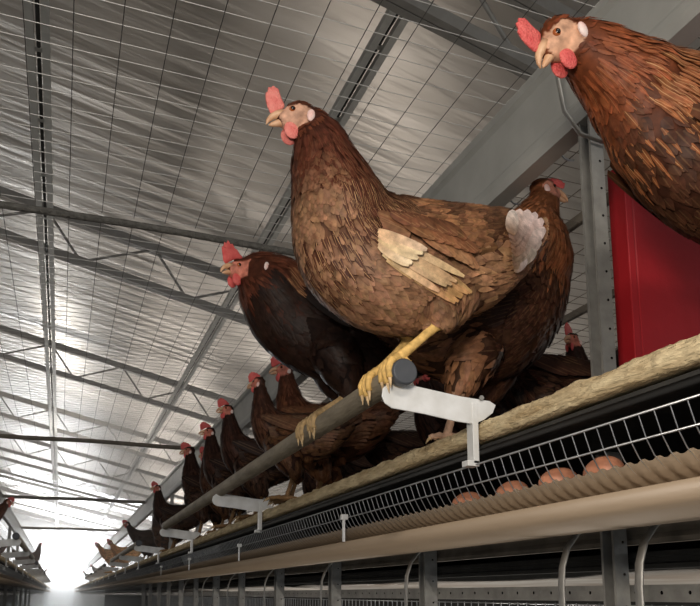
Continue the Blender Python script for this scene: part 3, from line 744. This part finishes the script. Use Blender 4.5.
        F.add(p, fl, nrm, L*k, W*(.85+.3*rnd.random()), lift, jit(col_, .3, rnd), sh*rnd.uniform(.3, 1), jit(tip_, .3, rnd))
    F.build('plumage', root)
    # ---- wings: rows of coverts over long flight feathers, both sides
    if wing:
        ws = wingspec or dict(sh=(.5, .5))
        for sg in (-1, 1):
            W_ = Feathers(bvh)
            def onbody(x, z, off):
                lo_, no_, ix_, ds_ = bvh.ray_cast(Vector((x, sg*.4, z)), Vector((0, -sg, 0)))
                if lo_ is None: lo_ = Vector((x, sg*.03, z)); no_ = Vector((0, sg, 0))
                return lo_+Vector((0, sg*off, 0)), no_
            for (bx, bz, tx_, tz_, wd_, off, c0, c1, sh) in ws['list']:
                p0, n0 = onbody(bx, bz, off); p1, n1 = onbody(tx_, tz_, off*.9)
                L = (p1-p0).length; nrm = (n0+n1+Vector((0, sg*1.5, 0))).normalized()
                W_.add(p0, p1-p0, nrm, L, wd_, .003, jit(c0, .15, rnd), sh, jit(c1, .15, rnd), prof=(.5, .8, .95, 1, 1, .97, .9, .74, .34), hug=False)
            W_.build('wing', root)
    if tail and tailspec:
        Tt = Feathers(bvh)
        for (bx, by, bz, tx_, ty_, tz_, wd_, c0, c1, sh) in tailspec:
            p0 = Vector((bx, by, bz)); p1 = Vector((tx_, ty_, tz_)); d_ = p1-p0
            nrm = d_.cross(Vector((-d_.z, 0, d_.x))).normalized() if abs(ty_) < .012 else Vector((.1, math.copysign(1, ty_), .25)).normalized()
            nrm = (nrm-d_.normalized()*nrm.dot(d_.normalized())).normalized()
            Tt.add(p0, d_, nrm, d_.length, wd_, .0, jit(c0, .15, rnd), sh, jit(c1, .15, rnd), prof=(.5, .8, .95, 1, 1, .9, .7, .35), hug=False)
        Tt.build('tail', root)
    bmh.free()
    return root

def mixc(a, b, k): k = max(0., min(1., k)); return tuple(x*(1-k)+y*k for x, y in zip(a, b))
def palette(body, back, breast, neck, hackle, crown, fluff, rear=None, gold=.0, under=None, wingc=None, breastscale=1., leg=None, flop=.6, mott=0., fw=1., throat=False):
    rear = rear or fluff
    def f(t, v, p, hd, rnd, tn):
        m_ = noise.fractal(p*22, .8, 2., 2) if p is not None else 0
        if hd < .035: return crown, crown, .011, .0048, .0, .0012
        t0, v0 = t, v; t += rnd.uniform(-.035, .035); v += rnd.uniform(-.25, .25)
        if throat and t > tn-.02 and v < (-.30 if throat is True else throat) and t < .84: return mixc(breast, neck, (t-.68)/.14), tuple(x*1.35 for x in mixc(breast, neck, (t-.68)/.14)), .020, .013, .05, .0025
        if t > tn+.10: return neck, tuple(x*1.4 for x in neck), .028, .0060*fw, gold*.45*max(0, 1-(t-tn-.10)*4), .0022
        if t > tn-.05: return hackle, tuple(x*1.35 for x in hackle), .040, .0080*fw, gold, .003
        if v > .35 or (v > -.05 and t < tn-.22 and t0 < .5): c = mixc(back, (.30, .14, .065), (m_-.05)*mott*2.0); return c, tuple(x*1.25 for x in c), .038, .021, .15, .004
        if t < .16: return rear, tuple(x*1.15 for x in rear), .034, .012, .0, .006
        if v < -.35 and t < tn-.28: return fluff, tuple(x*1.2 for x in fluff), .034, .012, .0, .007
        c = mixc(breast if t > tn-.34 else body, tuple(x*.45 for x in body), m_*mott*.8)
        return c, tuple(x*1.45 for x in c), .024*breastscale, .0165*breastscale, .12, .003
    u = under or tuple(x*.5 for x in body)
    d_ = dict(f=f, crown=crown, skin_under=lambda t: mixc(u, tuple(x*.7 for x in neck), (t-.55)*6), flop=flop)
    if leg: d_['leg'] = leg
    return d_

def from_px(Y, fwd, X0, Z0, spec):
    out = []
    for px, py, r in spec:
        P = onY(px, py, Y); out.append(((P.x-X0)*fwd, P.z-Z0, r*depth(P)/758))
    return out
def lp(px, py, Y, fwd, X0, Z0): P = onY(px, py, Y); return ((P.x-X0)*fwd, P.z-Z0)

def wing_px(Y, fwd, X0, Z0, rows):
    """rows: (n, base start, base end, tip start, tip end, width, off, colA, colB, shaft) in picture pixels of this hen's own plane"""
    L = []; Y = Y-.075
    for n, b0, b1, t0, t1, wd, off, ca, cb_, sh in rows:
        for i in range(n):
            u = i/max(1, n-1); u = u+random.uniform(-.25, .25)/max(1, n-1); jx, jy = random.uniform(-1.5, 1.5), random.uniform(-1.5, 1.5)
            bx, bz = lp(b0[0]+(b1[0]-b0[0])*u, b0[1]+(b1[1]-b0[1])*u, Y, fwd, X0, Z0)
            tx, tz = lp(t0[0]+(t1[0]-t0[0])*u+jx, t0[1]+(t1[1]-t0[1])*u+jy, Y, fwd, X0, Z0)
            L.append((bx, bz, tx, tz, wd, off*(1-.25*u), ca, cb_, sh))
    return dict(list=L)

CH = (.13, .045, .020)      # chestnut
DK = (.040, .016, .010)     # dark brown
BR = (.20, .085, .038)      # mid brown
TN = (.34, .175, .085)      # tan
CR = (.66, .42, .23)        # cream

def head_at(Y, fwd, X0, Z0, ex, ey, pitch, sc, yaw=0):
    """head centre such that the near eye falls on the given point of this hen's plane"""
    x, z = lp(ex, ey, Y-.003*sc, fwd, X0, Z0); v = Matrix.Rotation(pitch, 3, 'Y') @ Vector((.0085*sc*math.cos(yaw), 0, .0045*sc))
    return (x-v.x, z-v.z, yaw, pitch, sc)
# --- 1 the front hen on the pipe end
Y1, X1, Z1 = 1.015, .448, .336
sp1 = from_px(Y1, -1, X1, Z1, [(541, 231, 9), (522, 236, 22), (495, 247, 40), (462, 258, 55), (425, 266, 66), (388, 264, 71), (358, 247, 67), (343, 220, 53), (334, 192, 43), (325, 165, 34), (319, 143, 27), (311, 127, 20)])
pal1 = palette((.20, .095, .048), (.085, .038, .020), (.215, .112, .062), (.075, .022, .012), (.065, .023, .013), (.11, .033, .016), (.36, .19, .10), (.34, .155, .075), gold=1.0, under=(.13, .06, .032), mott=.9, fw=.85, throat=True, breastscale=.86)
pal1['spike'] = 1; pal1['leg'] = (.78, .50, .17); pal1['claw'] = (.70, .50, .28)
w1 = wing_px(Y1, -1, X1, Z1, [
    (8, (400, 250), (384, 262), (476, 289), (456, 300), .0125, .010, (.62, .40, .21), (.50, .28, .12), .3),
    (5, (384, 243), (380, 256), (462, 279), (440, 291), .0125, .0130, (.72, .50, .30), (.62, .40, .21), .0),
    (5, (373, 236), (375, 250), (420, 257), (404, 269), .0150, .0160, (.70, .47, .28), (.80, .62, .42), .0),
    (11, (412, 238), (452, 246), (437, 258), (478, 270), .0150, .016, (.20, .085, .038), (.38, .19, .095), .25),
    (12, (394, 228), (448, 236), (420, 245), (474, 256), .0160, .019, (.12, .046, .022), (.27, .115, .052), .2),
    (12, (384, 219), (442, 228), (404, 234), (462, 244), .0160, .020, (.10, .038, .019), (.18, .075, .036), .2),
    (7, (374, 216), (380, 232), (400, 230), (404, 244), .0170, .014, (.17, .075, .036), (.26, .12, .06), .15),
])
for (b_, t_) in (((503, 240), (512, 213)), ((504, 246), (523, 209)), ((505, 250), (533, 208)), ((506, 255), (541, 210)), ((507, 259), (547, 216)), ((508, 263), (548, 226)), ((508, 266), (544, 238)), ((509, 268), (537, 250)), ((510, 270), (526, 259))):
    p_, q_ = lp(*b_, Y1-.05, -1, X1, Z1), lp(*t_, Y1-.05, -1, X1, Z1)
    w1['list'].append((*p_, *q_, .024, .014+.00003*len(w1['list']), (.36, .21, .13), (.86, .74, .66), .0))
tl = []
for i in range(9):
    u = i/8; bx, bz = lp(505, 246+8*u, Y1, -1, X1, Z1); tx, tz = lp(543-10*u*u, 222+28*u, Y1, -1, X1, Z1)
    for sg in (-1, 1): tl.append((bx, sg*.008, bz, tx, sg*(.012+.016*u), tz, .022, (.16, .07, .035), (.30, .16, .09), .0))
hen('large brown hen with cream wing feathers standing on the capped pipe end', (X1, Y1, Z1), PI, sp1, .60, head_at(Y1, -1, X1, Z1, 291, 113, .19, 1.27),
    [(.002, .030, .0, lp(428, 325, Y1, -1, X1, Z1)[0], lp(428, 325, Y1, -1, X1, Z1)[1], 0), (.002, -.050, .0, lp(420, 325, Y1, -1, X1, Z1)[0], lp(420, 325, Y1, -1, X1, Z1)[1], 0)],
    pal1, 5400, True, 1.0, M_combp, True, True, .0036, None, 11, (.56, .32, .22), w1, tl)

# --- 2 the hen at the top right
Y2, X2, Z2 = .68, .96, .262
f2 = -1
sp2 = from_px(Y2, f2, X2, Z2, [(930, 150, 12), (895, 160, 34), (855, 168, 60), (810, 170, 82), (755, 162, 94), (703, 143, 88), (664, 118, 70), (640, 96, 52), (616, 75, 40), (596, 58, 33), (580, 47, 27)])
pal2 = palette((.050, .020, .011), (.09, .035, .018), (.060, .023, .012), (.185, .050, .018), (.215, .072, .027), (.16, .040, .015), (.12, .05, .025), (.15, .06, .03), gold=.9, under=(.045, .016, .009), mott=.6, fw=.75, throat=-.85)
pal2['spike'] = 1
w2 = wing_px(Y2, f2, X2, Z2, [
    (14, (695, 108), (800, 135), (790, 165), (880, 190), .026, .020, (.10, .038, .018), (.16, .06, .028), .15),
    (9, (700, 90), (800, 100), (760, 130), (850, 150), .024, .022, (.09, .035, .017), (.14, .055, .026), .15)])
hen('rust-necked hen leaning in at the top right, only head and chest in view', (X2, Y2, Z2), PI, sp2, .66, head_at(Y2, f2, X2, Z2, 552, 38, .80, 1.27),
    [(-.05, .05, .0, -.07, .11, 0), (-.05, -.05, .0, -.07, .11, 0)], pal2, 4600, False, .95, M_comb, True, True, .0036, None, 12, (.60, .34, .22), w2,
    [(-.20, s_*.01, .37, -.32, s_*(.015+.01*i), .40+.02*i, .02, DK, CH, 0) for i in range(4) for s_ in (-1, 1)])

# --- 3 the hen behind the front hen, looking right
Y3, X3, Z3 = 1.22, .68, .2615
sp3 = from_px(Y3, 1, X3, Z3, [(375, 318, 8), (392, 312, 26), (415, 312, 46), (442, 318, 60), (472, 320, 68), (500, 303, 66), (519, 276, 55), (529, 248, 41), (534, 227, 27), (540, 212, 20), (545, 200, 15)])
pal3 = palette((.038, .015, .009), (.03, .012, .008), (.044, .018, .010), (.25, .090, .036), (.16, .055, .022), (.24, .075, .03), (.24, .11, .055), (.06, .025, .014), gold=.3, under=(.055, .025, .013), leg=(.58, .36, .24))
w3 = wing_px(Y3, 1, X3, Z3, [
    (8, (505, 300), (495, 325), (410, 310), (425, 345), .018, .012, DK, (.09, .04, .02), .1),
    (8, (510, 275), (460, 280), (460, 315), (405, 318), .022, .016, DK, (.07, .03, .015), .1)])
hen('brown hen behind the front hen, head turned to the right by the post', (X3, Y3, Z3), 0, sp3, .64, head_at(Y3, 1, X3, Z3, 551, 189, .10, 1.30, -.10),
    [(-.06, -.065, .0, lp(458, 378, Y3, 1, X3, Z3)[0]-.02, .10, 0), (.035, .04, .0, lp(492, 380, Y3, 1, X3, Z3)[0], .10, 0)], pal3, 2800, False, .55, M_comb, True, False, .0042, None, 13, (.62, .26, .18), w3)

# --- 4 the dark hen perched left
Y4, X4, Z4 = 1.40, .448, .336
sp4 = from_px(Y4, -1, X4, Z4, [(452, 330, 8), (435, 334, 22), (410, 340, 36), (380, 340, 46), (348, 334, 51), (318, 325, 52), (292, 310, 48), (276, 294, 39), (266, 281, 29), (255, 272, 19)])
pal4 = palette((.016, .007, .005), (.014, .006, .005), (.019, .008, .006), (.080, .024, .012), (.11, .045, .022), (.10, .028, .014), (.020, .009, .006), (.014, .007, .005), leg=(.50, .34, .17), gold=.0, under=(.010, .005, .004))
_f4 = pal4['f']
def f4(t, v, p, hd, rnd, tn):
    r = _f4(t, v, p, hd, rnd, tn)
    if v < .0 and t < .93: return ((.020, .009, .006), (.024, .011, .007), *r[2:4], 0., r[5])
    return (*r[:4], .9, r[5]) if (t > tn-.05 and t < tn+.12 and v > -.3) else (*r[:4], 0., r[5])
pal4['f'] = f4
w4 = wing_px(Y4, -1, X4, Z4, [(8, (305, 320), (315, 345), (405, 345), (385, 375), .018, .012, (.015, .007, .005), (.019, .008, .006), .0),
    (8, (305, 298), (365, 305), (350, 330), (420, 335), .022, .016, (.012, .006, .004), (.016, .007, .005), .0)])
hen('very dark hen with golden-streaked neck perched on the pipe left of the front hen', (X4, Y4, Z4), PI, sp4, .74, head_at(Y4, -1, X4, Z4, 235, 267, .15, 1.15, .45),
    [(.0, .055, .0, lp(338, 385, Y4, -1, X4, Z4)[0], .055, 0), (.0, -.02, .0, lp(346, 385, Y4, -1, X4, Z4)[0], .055, 0)], pal4, 2800, True, 1.35, M_comb, True, False, .0042, None, 14, (.55, .20, .14), w4,
    combup=.004)

# --- templates in metres for the row behind; body frame, feet at origin
def generic_wing(c0, c1):
    L = []
    for i in range(7): u = i/6; L.append((.06-.01*u, .215-.03*u, -.15+.03*u, .205-.05*u, .016, .012, c0, c1, .1))
    for i in range(7): u = i/6; L.append((.08-.11*u, .25+.0*u, -.02-.13*u, .205+.01*u, .022, .017, c0, c1, .1))
    return dict(list=L)
def gtail(c): return [(-.15, s*.01, .23, -.215, s*(.014+.008*i), .25+.02*i, .02, c, c, 0) for i in range(4) for s in (-1, 1)]
UP = [(-.185, .235, .010), (-.165, .232, .025), (-.13, .222, .048), (-.085, .205, .068), (-.035, .193, .078), (.015, .198, .076), (.055, .222, .062), (.078, .258, .045), (.088, .295, .033), (.093, .325, .025), (.096, .350, .020)]
FW = [(-.185, .225, .010), (-.165, .222, .025), (-.13, .212, .048), (-.085, .198, .068), (-.035, .190, .078), (.015, .195, .075), (.060, .212, .060), (.095, .236, .044), (.120, .262, .032), (.138, .285, .025), (.150, .302, .020)]
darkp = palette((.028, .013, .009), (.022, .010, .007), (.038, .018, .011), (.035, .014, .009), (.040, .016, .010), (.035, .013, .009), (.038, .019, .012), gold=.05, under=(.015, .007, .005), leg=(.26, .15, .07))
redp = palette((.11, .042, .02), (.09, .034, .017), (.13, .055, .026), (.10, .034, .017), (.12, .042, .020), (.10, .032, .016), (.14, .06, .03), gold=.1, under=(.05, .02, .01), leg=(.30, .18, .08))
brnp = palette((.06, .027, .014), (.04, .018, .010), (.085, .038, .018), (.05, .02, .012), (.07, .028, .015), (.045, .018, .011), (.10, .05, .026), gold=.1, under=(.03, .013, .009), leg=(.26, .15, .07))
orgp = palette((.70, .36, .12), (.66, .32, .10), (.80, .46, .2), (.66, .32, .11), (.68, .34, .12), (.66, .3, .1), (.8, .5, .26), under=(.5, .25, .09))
FT = [(.01, .045, 0, -.005, .085, 0), (.01, -.045, 0, -.005, .085, 0)]
def tmpl(kind, pal, hyaw, label, seed, combk=1.2, nf=900):
    spn, hd = (UP, (.103, .368, hyaw, .1, .98)) if kind == 'up' else (FW, (.162, .318, hyaw, .25, .98))
    c0 = pal['f'](.4, 0, None, 1, random, .62)[0]
    return hen(label, (0, 0, -50), 0, spn, .64, hd, FT, pal, nf, False, combk, M_comb, True, True, .006, None, seed, (.5, .17, .12), generic_wing(c0, tuple(x*1.3 for x in c0)), gtail(c0))
T = {'du': tmpl('up', darkp, .5, 'x', 21), 'bu': tmpl('up', brnp, -.4, 'x', 22), 'ru': tmpl('up', redp, .6, 'x', 23), 'df': tmpl('fw', darkp, .2, 'x', 24), 'of': tmpl('fw', orgp, 0, 'x', 25), 'rf': tmpl('fw', redp, 0, 'x', 26)}
HEADL = {'u': Vector((.103, 0, .368)), 'f': Vector((.162, 0, .318))}
used = set()
def place(k, px, py, ztop, rz, label, group='hens farther down the tiers', X=None, scale=1.12):
    """stand a hen so its head lies on the line of sight of the photo; ztop = height of what it stands on"""
    hl = HEADL[k[1]]*scale; d_ = ray(px, py); P = d_*((ztop+hl.z)/d_.z)
    off = Matrix.Rotation(rz, 3, 'Z') @ Vector((hl.x, 0, 0))
    loc = Vector((P.x-off.x, P.y-off.y, ztop))
    if k in used: o = copy_tree(T[k])
    else: o = T[k]; used.add(k)
    o.location = loc; o.rotation_euler = (0, 0, rz); o.scale = (scale,)*3
    tag(o, label, 'hen', group)
    return o
ZS = .2615
place('bu', 258, 383, ZS, 2.75, 'dark-headed hen with brown chest just below the perched dark hen', scale=.98)
place('ru', 284, 370, ZS, 2.5, 'reddish-brown hen with red comb right of the dark-headed hen', scale=1.33)
place('du', 227, 410, ZS, 2.9, 'dark hen with raised red comb and white ear patch, in the middle row')
place('du', 209, 432, ZS, 2.7, 'dark hen below the one with raised comb, its chest at the perch')
place('bu', 205, 454, ZS, 2.6, 'dark hen with red head just left of the white bracket', scale=1.0)
place('du', 189, 451, ZS, 2.3, 'slim dark hen stretching its neck beside a red-headed hen', scale=1.25)
place('du', 157, 488, ZS, 2.9, 'dark hen standing alone above the second white bracket')
place('df', 127, 524, ZS, 2.7, 'dark hen bending forward at the start of the second perch')
place('bu', 156, 512, ZS, 2.4, 'dark hen behind the bending one, near the far brackets')
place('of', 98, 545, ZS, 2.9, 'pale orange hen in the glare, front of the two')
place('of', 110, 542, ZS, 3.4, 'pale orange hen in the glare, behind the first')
place('df', 84, 572, ZS, 2.9, 'tiny dark hen farthest down the right tier')
place('df', 92, 566, ZS, 3.0, 'small dark hen far down the right tier')
place('rf', 8, 502, ZS, .4, 'brown hen head at the left picture edge')
place('rf', 6, 545, ZS, .3, 'brown hen low at the left picture edge')
place('ru', 40, 545, ZS, .2, 'reddish-brown upright hen at the aisle end of the left tier')
place('df', 46, 570, ZS, .4, 'tiny dark hen farthest down the left tier')
# dark ones deep on the platform behind the front hens
def stand(k, x, y, z, rz, label, group='hens deep on the platform'):
    if k in used: o = copy_tree(T[k])
    else: o = T[k]; used.add(k)
    o.location = (x, y, z); o.rotation_euler = (0, 0, rz); tag(o, label, 'hen', group); return o
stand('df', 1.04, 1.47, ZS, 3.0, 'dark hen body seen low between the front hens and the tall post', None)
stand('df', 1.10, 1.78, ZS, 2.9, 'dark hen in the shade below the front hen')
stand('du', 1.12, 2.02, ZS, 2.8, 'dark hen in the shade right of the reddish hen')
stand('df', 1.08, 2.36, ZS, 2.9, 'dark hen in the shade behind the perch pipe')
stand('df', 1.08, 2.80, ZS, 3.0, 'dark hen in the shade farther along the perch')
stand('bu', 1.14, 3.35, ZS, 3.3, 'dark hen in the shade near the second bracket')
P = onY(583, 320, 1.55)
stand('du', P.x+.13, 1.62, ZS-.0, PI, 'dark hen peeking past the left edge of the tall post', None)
for o in list(T.values()):
    if o.location.z < -20:
        for c in children(o): bpy.data.objects.remove(c)
        bpy.data.objects.remove(o)
